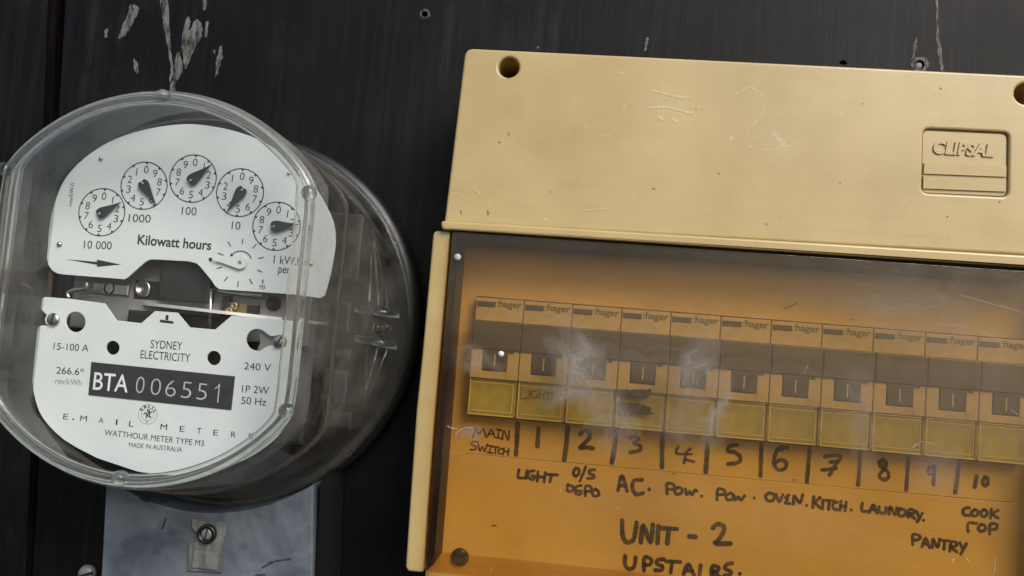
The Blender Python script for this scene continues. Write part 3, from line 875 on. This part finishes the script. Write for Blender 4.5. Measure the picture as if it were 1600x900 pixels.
# upper cover
ec = rounded([at(1443, 200.5, ZC), at(1577, 207, ZC), at(1575.5, 307.5, ZC), at(1440.5, 301, ZC)], 2.2)
hol1 = circ(*at(795, 105, ZC), mm(16.5, ZC), 32); hol2 = circ(*at(1603, 146, ZC), mm(16.5, ZC), 32)
oc = rounded([at(727, 75, ZC), at(1696, 122, ZC), at(1700, 404, ZC), at(694, 348, ZC)], [3.2, 3.2, 1, 1])
uc = flat('upper_cover', [oc, hol1, hol2, ec], 8, ZC, M['cream2'], box, .9)
for hp in ((795, 105), (1603, 146)):
    x, y = at(*hp, 30)
    MB().lathe(x, y, [(4.2, 12), (4.2, 12.5), (.05, 12.5)], 24).build('hole_floor', M['pit'], uc)
    slot_screw('fixing_screw', x, y - .6, 2.5, 12.6, M['darkmech'], uc, 35, 2)
lip = rounded([at(688, 344.5, ZC + 1.6), at(1708, 405, ZC + 1.6), at(1708, 424.5, ZC + 1.6), at(704, 359, ZC + 1.6), at(690, 359, ZC + 1.6)], [2.2, 1, .3, .5, 2.2])
flat('cover_lip', [lip], 24, ZC + 1.6, M['cream'], uc, .8)
# scratches and scribbles on it
S1 = lambda x, y: (680 + x / 2.5, 40 + y / 2.5)
S2 = lambda x, y: (1140 + x / 2.367, 60 + y / 2.367)
sm_ = MB(); zs = ZC + .03
for st, w in ((((850, 256), (880, 262), (915, 272), (955, 280), (998, 284)), 3.6), (((825, 325), (860, 320), (905, 320), (950, 330), (1005, 344)), 4), (((895, 275), (898, 305)), 1.2), (((948, 280), (946, 300)), 1.2),
              (((892, 328), (886, 352)), 2), (((940, 335), (936, 360)), 2), (((875, 358), (885, 364)), 7), (((930, 368), (938, 376)), 8), (((965, 285), (996, 278)), 4), (((580, 390), (598, 402)), 2), (((655, 432), (680, 428)), 2),
              (((330, 560), (345, 545), (357, 547)), 2.2), (((155, 640), (172, 655)), 3), (((328, 676), (332, 675)), 3), (((425, 756), (434, 762)), 3.5), (((580, 724), (620, 718), (690, 716)), 1.6), (((760, 668), (785, 664)), 1.8), (((935, 684), (960, 688)), 1.8), (((205, 690), (212, 696)), 2.5), (((868, 790), (870, 806)), 2.5)):
    stroke(MB(), [S1(*p) for p in st], w * .85, zs, wob=.15).build('scratch_mark', M['scratch'], uc)
for st, w in ((((15, 212), (45, 192), (78, 180), (100, 200)), 2.6), (((78, 178), (115, 205), (130, 240), (115, 290), (65, 340)), 2.4), (((165, 350), (185, 375), (205, 405)), 10), (((60, 395), (110, 410), (170, 412), (215, 400), (255, 382)), 2.2),
              (((0, 380), (8, 365)), 5), (((755, 200), (760, 205)), 3), (((640, 602), (650, 598)), 2.5), (((480, 696), (490, 690)), 2.2), (((560, 190), (565, 186)), 2), (((800, 730), (830, 745)), 1.5), (((180, 660), (230, 672)), 1.5)):
    stroke(MB(), [S2(*p) for p in st], w * .85, zs, wob=.15).build('scratch_mark', M['scratch'], uc)
for st, w in ((((780, 184), (782, 187)), 3), (((136, 686), (137, 688)), 3.4), (((805, 658), (807, 660)), 3), (((998, 603), (1000, 605)), 3), (((492, 240), (493, 242)), 2), (((408, 534), (410, 536)), 2)):
    stroke(MB(), [S2(*p) for p in st], w * .62, zs, wob=.5).build('dirt_pit', M['dirt'], uc)
for st, w in ((((250, 455), (253, 457)), 3.6), (((288, 420), (289, 428)), 3.2), (((206, 724), (207, 738)), 2.6), (((98, 722), (103, 736)), 2.4), (((850, 635), (858, 640)), 2.2), (((1105, 575), (1110, 580)), 2), (((285, 205), (287, 208)), 2.6), (((1018, 325), (1019, 327)), 2), (((1042, 330), (1043, 331)), 1.8), (((545, 412), (546, 413)), 2), (((450, 648), (452, 650)), 2), (((400, 85), (405, 86)), 4)):
    stroke(MB(), [S1(*p) for p in st], w * .62, zs, wob=.5).build('dirt_pit', M['dirt'], uc)
# moulded badge in its recess
zb = ZC - 1.0
em = flat('badge_floor', [rounded([at(1441, 198, ZC), at(1579, 204.5, ZC), at(1578, 310, ZC), at(1438, 303.5, ZC)], 2.3)], 9, zb, M['cream2'], uc)
bp = MB()
def fourq(pts, z0, z1): bp.quadbox([at(*S2(*p), ZC) for p in pts][::-1], z0, z1)
fourq([(722, 459), (1026, 471), (1025, 511), (720, 499)], zb + .01, ZC - .35)
fourq([(719, 508), (1025, 519), (1024, 566), (718, 554)], zb + .01, ZC - .35)
bp.build('badge_bar', M['cream'], em)
tx = MB(); text(tx, "CLIPSAL", S2(750, 424), S2(976, 437), 18.5, zb + .25, bold=.035, ext=.3, shear=.13)
tx.build('badge_lettering', M['cream'], em)
fr_ = flat('badge_outline', [rounded([at(1442.5, 200, ZC), at(1577.5, 206.5, ZC), at(1576, 308, ZC), at(1440, 301.5, ZC)], 2.2), rounded([at(1444, 202.5, ZC), at(1575, 208.5, ZC), at(1574, 305.5, ZC), at(1442, 299.8, ZC)], 1.9)], zb, zb + .12, M['pit'], em)  # thin dark ring round the floor of the badge recess
# left and right side rails
def rail(pts, r):
    return flat('side_rail', [rounded([at(*p, ZC - 1) for p in pts], r)], 2, ZC - 1, M['cream'], box, .8)
rail([(677, 360), (704, 361.5), (687, 560), (679, 650), (668, 800), (663, 889), (660, 895), (637, 893), (633.5, 886), (640, 790), (650.5, 640), (659, 560)], [2, 1, 0, 0, 0, .5, 2, 2, .5, 0, 0, 0])
rail([(1680, 426), (1708, 428), (1690, 1016), (1662, 1012)], 2)
# escutcheon panel
esc = [at(716, 372, ZE), at(1650, 432, ZE), at(1632, 985, ZE), at(664, 905, ZE)]
# breaker row, mm
bX0, bY0 = at(745, 464, ZH)
bX1, bY1 = at(1529, 526.5, ZH)
PIT = ((bX1 - bX0) / 10, (bY1 - bY0) / 10)
BW = PIT[0] - .25
ry = [0] + [at(px_, py_, z)[1] - bY0 for px_, py_, z in ((742, 499, ZH), (735, 544, 35), (731, 577, 34), (733, 589, 33.5), (727, 647.5, 33))]
slot = [(bX0 - .7, bY0 + .6), (bX0 + 11 * PIT[0] + .3, bY0 + .6 + 11 * PIT[1]), (bX0 + 11 * PIT[0] + .3, bY0 + ry[5] - .5 + 11 * PIT[1]), (bX0 - .7, bY0 + ry[5] - .5)]
escp = flat('escutcheon', [esc, slot], ZE - 2, ZE, M['cream'], box, .15)
stp = [at(700, 706, ZE), at(1642, 791, ZE), at(1630, 980, ZE), at(668, 903, ZE)]
flat('lower_step', [stp], ZE + .01, ZE + .55, M['cream'], escp, .18)
ln = MB(); stroke(ln, [(729, 708.5), (1000, 733), (1300, 760), (1580, 785)], 1.3, ZE + .02, wob=.3)  # dark ribbon draws the step edge's shading in colour
for st, w in ((((1225, 482), (1237, 478), (1244, 473)), 3), (((1390, 486), (1396, 484)), 2.4), (((1328, 499), (1333, 500)), 2.2), (((769, 821), (775, 821)), 4), (((1050, 739), (1056, 740)), 2.4), (((1240, 749), (1244, 750)), 2.5)):  # small grime blots on the panel
    stroke(ln, st, w * .6, ZE + (.03 if st[0][1] < 700 else .58))
ln.build('step_shade_and_grime', M['pit'], escp)
x, y = at(719, 870, ZE + 1); slot_screw('escutcheon_screw', x, y, 3.2, ZE + .57, M['darkmech'], escp, 40, 1.6)

# marker writing (strokes traced from the photo), offsets of the two enlargements used
O6, O7, SC_ = (700, 640), (1140, 640), 3.461
pen = MB(); faded = MB()
H6 = [
 (9, [[(135, 150), (150, 100), (166, 132), (190, 104), (206, 150)], [(214, 145), (234, 108), (252, 148)], [(222, 132), (246, 132)], [(260, 106), (290, 112)], [(276, 109), (271, 152)], [(256, 150), (286, 156)], [(294, 160), (303, 114), (325, 166), (331, 116)],
      [(162, 178), (140, 172), (126, 186), (150, 200), (146, 216), (122, 216)], [(164, 190), (172, 224), (186, 200), (198, 226), (212, 188)], [(215, 194), (241, 198)], [(229, 197), (226, 232)], [(213, 230), (240, 236)], [(240, 200), (276, 204)], [(258, 203), (254, 238)],
      [(293, 212), (276, 215), (272, 234), (293, 240)], [(303, 208), (298, 242)], [(329, 212), (325, 245)], [(301, 225), (328, 228)]]),
 (22, [[(377, 75), (373, 160), (368, 242)], [(647, 92), (640, 190), (628, 272)], [(627, 292)], [(908, 132), (900, 210), (886, 286)], [(1160, 132), (1158, 230), (1157, 310)], [(1405, 164), (1400, 250), (1394, 336)]]),
 (20, [[(490, 102), (484, 198)], [(716, 132), (738, 112), (764, 120), (766, 150), (738, 182), (714, 206), (750, 204), (784, 210)]]),
 (18, [[(985, 152), (1015, 146), (1030, 162), (1006, 180), (1040, 196), (1036, 220), (985, 230)], [(1562, 192), (1522, 198), (1516, 226), (1550, 230), (1580, 256), (1570, 285), (1515, 294)]]),
 (13, [[(1245, 200), (1236, 236), (1316, 240)], [(1312, 212), (1290, 232), (1277, 288)], [(1280, 268), (1330, 282)]]),
]
H6b = [
 (14, [[(384, 325), (380, 366), (412, 368)], [(426, 330), (422, 372)], [(466, 330), (440, 336), (432, 360), (455, 378), (470, 362), (455, 356)], [(487, 336), (483, 386)], [(526, 340), (520, 390)], [(485, 362), (523, 366)], [(534, 350), (592, 353)], [(560, 353), (552, 390)],
       [(690, 316), (678, 340), (690, 360), (708, 345), (706, 320), (690, 316)], [(745, 310), (714, 386)], [(793, 325), (765, 330), (765, 346), (790, 356), (785, 370), (755, 372)],
       [(648, 405), (645, 440), (668, 440), (680, 420), (648, 405)], [(720, 410), (692, 420), (690, 450), (712, 460), (722, 442), (704, 440)], [(742, 466), (745, 415), (775, 420), (770, 440), (745, 443)], [(800, 430), (780, 446), (790, 468), (815, 462), (812, 440), (800, 430)],
       [(1185, 456), (1185, 400), (1222, 408), (1220, 430), (1188, 431)], [(1245, 420), (1226, 436), (1235, 458), (1262, 450), (1264, 428), (1245, 420)], [(1284, 430), (1290, 460), (1308, 442), (1320, 462), (1334, 436), (1346, 440)], [(1372, 468)],
       [(1455, 487), (1460, 430), (1495, 437), (1492, 458), (1460, 460)], [(1525, 452), (1503, 466), (1512, 488), (1540, 482), (1540, 458), (1525, 452)]]),
 (18, [[(920, 436), (940, 358), (968, 440)], [(930, 410), (962, 412)], [(1050, 380), (1005, 385), (998, 430), (1020, 458), (1055, 452)], [(1088, 431)]]),
 (21, [[(942, 600), (945, 680), (965, 716), (1000, 706), (1014, 660), (1020, 612)], [(1043, 718), (1055, 625), (1095, 720), (1108, 622)], [(1138, 630), (1133, 722)], [(1150, 641), (1236, 645)], [(1195, 643), (1185, 724)], [(1304, 685), (1338, 688)], [(1432, 640), (1456, 620), (1490, 630), (1488, 664), (1462, 705), (1444, 724), (1528, 724)]]),
 (18, [[(958, 790), (958, 840), (980, 862), (1006, 850), (1015, 798)], [(1060, 870), (1062, 800), (1098, 808), (1094, 836), (1062, 840)], [(1168, 808), (1135, 812), (1128, 832), (1160, 848), (1154, 868), (1120, 868)], [(1180, 820), (1255, 823)], [(1212, 822), (1205, 880)], [(1274, 890), (1300, 835), (1330, 895)], [(1286, 868), (1322, 872)],
       [(1366, 840), (1360, 896)], [(1425, 902), (1430, 848), (1462, 852), (1458, 872), (1430, 876), (1470, 902)], [(1537, 830), (1505, 838), (1500, 860), (1530, 875), (1520, 896), (1495, 896)], [(1578, 887)]]),
]
H7 = [
 (18, [[(172, 187), (170, 270), (167, 358)], [(433, 207), (426, 300), (417, 398)], [(705, 217), (702, 320), (695, 406)], [(965, 257), (962, 340), (955, 434)], [(1240, 267), (1232, 360), (1220, 448)], [(310, 206), (270, 205), (248, 240), (240, 290), (265, 325), (300, 316), (305, 285), (275, 272), (246, 288)], [(272, 216), (282, 218)]]),
 (17, [[(514, 254), (600, 250), (566, 310), (540, 354)], [(500, 326), (530, 324), (576, 318)], [(545, 284), (582, 280)], [(830, 270), (806, 286), (820, 310), (854, 336), (858, 368), (828, 378), (810, 356), (834, 322), (848, 292), (830, 270)], [(826, 276), (832, 300)], [(1108, 308), (1080, 315), (1078, 345), (1104, 345), (1108, 308), (1102, 406)], [(1336, 360), (1325, 420)], [(1380, 365), (1368, 390), (1378, 412), (1396, 400), (1393, 370), (1380, 365)]]),
]
H7b = [
 (14, [[(25, 465), (30, 490), (48, 472), (60, 490), (82, 466)], [(133, 477)], [(215, 450), (195, 466), (205, 492), (235, 490), (240, 460), (215, 450)], [(252, 458), (268, 500), (288, 460)], [(322, 462), (300, 475), (315, 484), (300, 505), (326, 508)], [(345, 510), (350, 465), (380, 505), (395, 460)], [(417, 518)],
       [(455, 470), (450, 530)], [(490, 475), (460, 502)], [(460, 502), (488, 530)], [(505, 490), (502, 536)], [(518, 490), (566, 493)], [(540, 492), (535, 540)], [(582, 500), (560, 510), (562, 535), (588, 541)], [(602, 495), (598, 543)], [(630, 500), (625, 546)], [(600, 520), (628, 523)], [(658, 542)],
       [(718, 505), (715, 546), (746, 550)], [(755, 556), (778, 515), (795, 560)], [(765, 540), (790, 543)], [(808, 525), (812, 555), (840, 558), (846, 530)], [(862, 566), (868, 525), (895, 570), (905, 530)], [(920, 535), (915, 572), (944, 570), (950, 546), (920, 535)], [(965, 581), (972, 540), (1000, 546), (994, 560), (970, 563), (1000, 587)], [(1010, 550), (1022, 576)], [(1042, 560), (1015, 606)], [(1048, 598)],
       [(1296, 530), (1268, 535), (1265, 565), (1296, 572)], [(1325, 540), (1308, 556), (1318, 575), (1340, 568), (1340, 546), (1325, 540)], [(1375, 540), (1358, 556), (1368, 578), (1390, 570), (1390, 548), (1375, 540)], [(1415, 538), (1410, 586)], [(1452, 545), (1416, 562)], [(1416, 562), (1450, 586)],
       [(1290, 660), (1290, 615), (1336, 615)], [(1360, 620), (1345, 640), (1355, 658), (1383, 650), (1380, 628), (1360, 620)], [(1405, 672), (1410, 620), (1445, 622), (1440, 645), (1408, 650)],
       [(990, 730), (992, 675), (1030, 685), (1024, 702), (995, 706)], [(1040, 742), (1060, 695), (1080, 746)], [(1048, 726), (1075, 728)], [(1095, 746), (1100, 700), (1125, 746), (1136, 700)], [(1140, 705), (1190, 711)], [(1165, 708), (1158, 756)], [(1190, 766), (1200, 715), (1228, 721), (1222, 738), (1198, 743), (1230, 770)], [(1245, 720), (1256, 746)], [(1280, 725), (1250, 782)]]),
]
for grp, off, z in ((H6, O6, ZE + .03), (H6b, O6, ZE + .57), (H7, O7, ZE + .03), (H7b, O7, ZE + .57)):
    for w, sts in grp:
        for st in sts:
            stroke(faded if w == 9 else pen, Z(off, SC_, *st), w / SC_ * 1.17, z, wob=.16)
pen.build('marker_writing', M['pen'], escp); faded.build('faded_writing', M['fadedpen'], escp)

# amber lid: open tray, walls behind a clear front sheet
lo_ = [at(706, 361.5, LZ), at(1668, 428, LZ), at(1648, 1000, LZ), at(664.5, 894, LZ)]
def inset(q, d):
    (x0, y0), (x1, y1), (x2, y2), (x3, y3) = q
    return [(x0 + d, y0 - d), (x1 - d, y1 - d), (x2 - d, y2 + d), (x3 + d, y3 + d)]
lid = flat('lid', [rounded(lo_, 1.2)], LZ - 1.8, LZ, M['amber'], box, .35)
li_ = inset(lo_, 2.4)
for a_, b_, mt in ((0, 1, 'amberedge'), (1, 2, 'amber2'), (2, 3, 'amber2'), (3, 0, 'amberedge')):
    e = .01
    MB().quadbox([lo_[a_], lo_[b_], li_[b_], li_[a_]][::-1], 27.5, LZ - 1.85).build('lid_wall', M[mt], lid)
x, y = at(715, 402, LZ)
MB().lathe(x, y, [(1.25, LZ + .02), (1.2, LZ + .5), (.6, LZ + .8), (.05, LZ + .85)], 14).build('paint_blob', M['inkworn'], lid, True)
x, y = at(783, 553, LZ)
MB().lathe(x, y, [(1.0, LZ + .02), (1.0, LZ + .25), (.05, LZ + .4)], 16).build('paint_spot', M['inkwhite'], lid, True)
ls = MB()
for st, w in ((((699, 665), (704, 668), (714, 670)), 3.2), (((712, 682), (716, 674), (726, 669), (738, 668)), 2.2), (((1500, 461), (1540, 472), (1598, 488)), 1.3), (((1398, 420), (1403, 424), (1407, 420)), 1.2), (((1462, 505), (1520, 512), (1560, 530)), 1.0), (((1255, 588), (1263, 568)), 1.1), (((767, 889), (769, 892)), 2.4), (((1281, 653), (1285, 655)), 2),
              (((885, 640), (887, 641)), 1.5), (((963, 793), (968, 794)), 2), (((1487, 880), (1491, 872)), 2.4), (((1510, 872), (1513, 876)), 2.6), (((1330, 871), (1332, 872)), 1.6), (((886, 836), (887, 837)), 1.6), (((875, 764), (878, 770)), 1.3), (((1230, 812), (1236, 826)), 1), (((1425, 700), (1440, 690), (1462, 695)), 1.6), (((1553, 896), (1556, 868)), 1.3), (((1580, 640), (1590, 648)), 1.2)):
    stroke(MB(), st, w * .6, LZ + .03, wob=.4).build('scratch_mark', M['lidscratch'], lid)

# ------------------------------------------------------------------ circuit breakers
def make_breaker():
    root = empty('circuit_breaker', (bX0, bY0, ZH), '', 'circuit breaker', 'circuit breakers in a row behind the amber lid')
    B = MB()
    x0, x1 = 0, BW
    B.box(x0, x1, ry[1] - .2, ry[0], -14, 0, .25)                       # label shoulder
    B.box(x0, x1, ry[4], ry[1] - .25, -14, -.8, .2)
    d0, d1 = BW * .25, BW * .75
    B.box(x0, d0 - .1, ry[4], ry[2] + .4, -.8, 2.6, .25); B.box(d1 + .1, x1, ry[4], ry[2] + .4, -.8, 2.6, .25)
    B.box(x0, x1, ry[5] + .15, ry[4] - .02, -14, .6, .2)                # seat of the label window
    B.box(x0 + .02, x1 - .02, ry[4] - .05, ry[3] + .1, -.8, 2.5, .25)
    B.build('body', M['breaker'], root, local=True)
    t = MB()
    t.box(.02, BW + .12, ry[2] + .1, ry[1] - .3, -.5, 3.3, .35)
    t.box(d0 + .05, d1 - .05, ry[3] + .2, ry[2] + .12, -.5, 2.9, .3)
    tg = t.build('toggle', M['toggle'], root, local=True)
    k = MB(); xm = (d0 + d1) / 2; k.box(xm - .18, xm + .18, ry[3] + 1.6, ry[2] - 1.4, 2.91, 2.96)
    k.build('on_mark', M['inkworn'], tg, local=True)
    k = MB(); k.box(d1 + .5, d1 + 2.3, ry[2] - 1.0, ry[2] + .2, 2.62, 2.68); k.build('side_window', M['toggle'], root, local=True)
    p = MB()
    p.box(.5, BW * .41, -3.2, -1.35, .01, .35, .1)
    p.build('test_slot', M['hagerink'], root, local=True)
    p = MB(); text(p, ":hager", (BW * .44, -2.9), (BW * .955, -3.0), 2.3, .03, bold=.02, px=False); p.build('brand_print', M['hagerink'], root, local=True)
    p = MB(); text(p, "MCN 0201", (BW * .08, -5.0), (BW * .52, -5.03), 1.25, .03, px=False); text(p, "C20", (BW * .08, -6.9), (BW * .24, -6.9), 1.15, .03, px=False)
    p.build('type_print', M['faint'], root, local=True)
    c = MB(); c.box(.55, BW - .55, ry[5] + .6, ry[4] - .6, .62, .75); c.build('label_card', M['card'], root, local=True)
    w = MB(); w.box(.45, BW - .45, ry[5] + .25, ry[4] - .2, .8, 2.4, .35)
    lw = w.build('label_window', M['lensgreen'], root, local=True)
    e = MB()
    e.box(1.3, BW - 1.3, ry[5] + 1.9, ry[5] + 2.1, 2.42, 2.7); e.box(1.3, BW - 1.3, ry[4] - 1.5, ry[4] - 1.3, 2.42, 2.7)
    e.box(BW - 1.3, BW - 1.1, ry[5] + 1.9, ry[4] - 1.3, 2.42, 2.7)
    e.box(.5, .8, ry[5] + .5, ry[4] - .4, 2.3, 2.6); e.box(.6, BW - .6, ry[5] + .35, ry[5] + .75, 2.3, 2.6)
    e.build('window_edge', M['paleedge'], lw, local=True)
    return root


LBL = ['main switch breaker at the left end, above the handwritten words MAIN SWITCH', 'breaker above the handwritten 1, the word LIGHTS pencilled on its label window',
       'breaker above the handwritten 2 and the note O/S DGPO, with a plain label window', 'breaker above the handwritten 3, its label window scribbled over in black', 'breaker above the handwritten 4, with a plain label window',
       'breaker above the handwritten 5, with a plain yellowish label window', 'breaker above the handwritten 6 and the word OVEN', 'breaker above the overwritten 7 and the word KITCH', 'breaker above the handwritten 8 and the word LAUNDRY', 'breaker above the handwritten 9 and the word PANTRY',
       'breaker above the handwritten 10 and the words COOK TOP, cut by the photo edge']
proto = make_breaker(); kids = list(proto.children_recursive)
for i in range(11):
    if i == 0:
        b = proto
    else:
        b = proto.copy(); COL.objects.link(b); mp = {proto: b}
        for ch in kids:
            c = ch.copy(); COL.objects.link(c); c.parent = mp[ch.parent]; mp[ch] = c
        b.location = W(bX0 + PIT[0] * i, bY0 + PIT[1] * i, ZH)
    b['label'] = LBL[i]
    if i in (1, 3):
        k = MB(); Z4 = lambda *p: Z((700, 440), 3.462, *p)
        if i == 1:
            for st in ([(402, 570), (392, 630), (430, 626)], [(440, 585), (440, 632)], [(480, 590), (455, 596), (455, 625), (478, 628), (480, 612)], [(497, 588), (492, 633)], [(522, 590), (516, 634)], [(495, 610), (518, 611)], [(525, 600), (562, 603)], [(541, 602), (538, 636)], [(574, 600), (556, 610), (572, 622), (558, 634)]):
                stroke(k, Z4(*st), 1.7, ZH + 2.75)
            k.build('pencilled_word', M['pen'], b)
        else:
            for st, w in (([(925, 602), (1000, 606), (1075, 608)], 11), ([(918, 596), (1000, 592), (1095, 588)], 4), ([(916, 616), (990, 622), (1092, 604)], 5), ([(945, 626), (1050, 624), (1080, 618)], 3.5),
                          ([(935, 670), (1000, 682), (1080, 692)], 10), ([(925, 657), (985, 662), (1030, 660)], 4), ([(935, 696), (985, 704), (1050, 706)], 5), ([(1000, 712), (1060, 714), (1108, 712)], 3), ([(1050, 672), (1090, 690)], 5)):
                stroke(k, Z4(*st), w * 1.05, ZH + 2.75, wob=.3)
            k.build('marker_scribble', M['ink'], b)
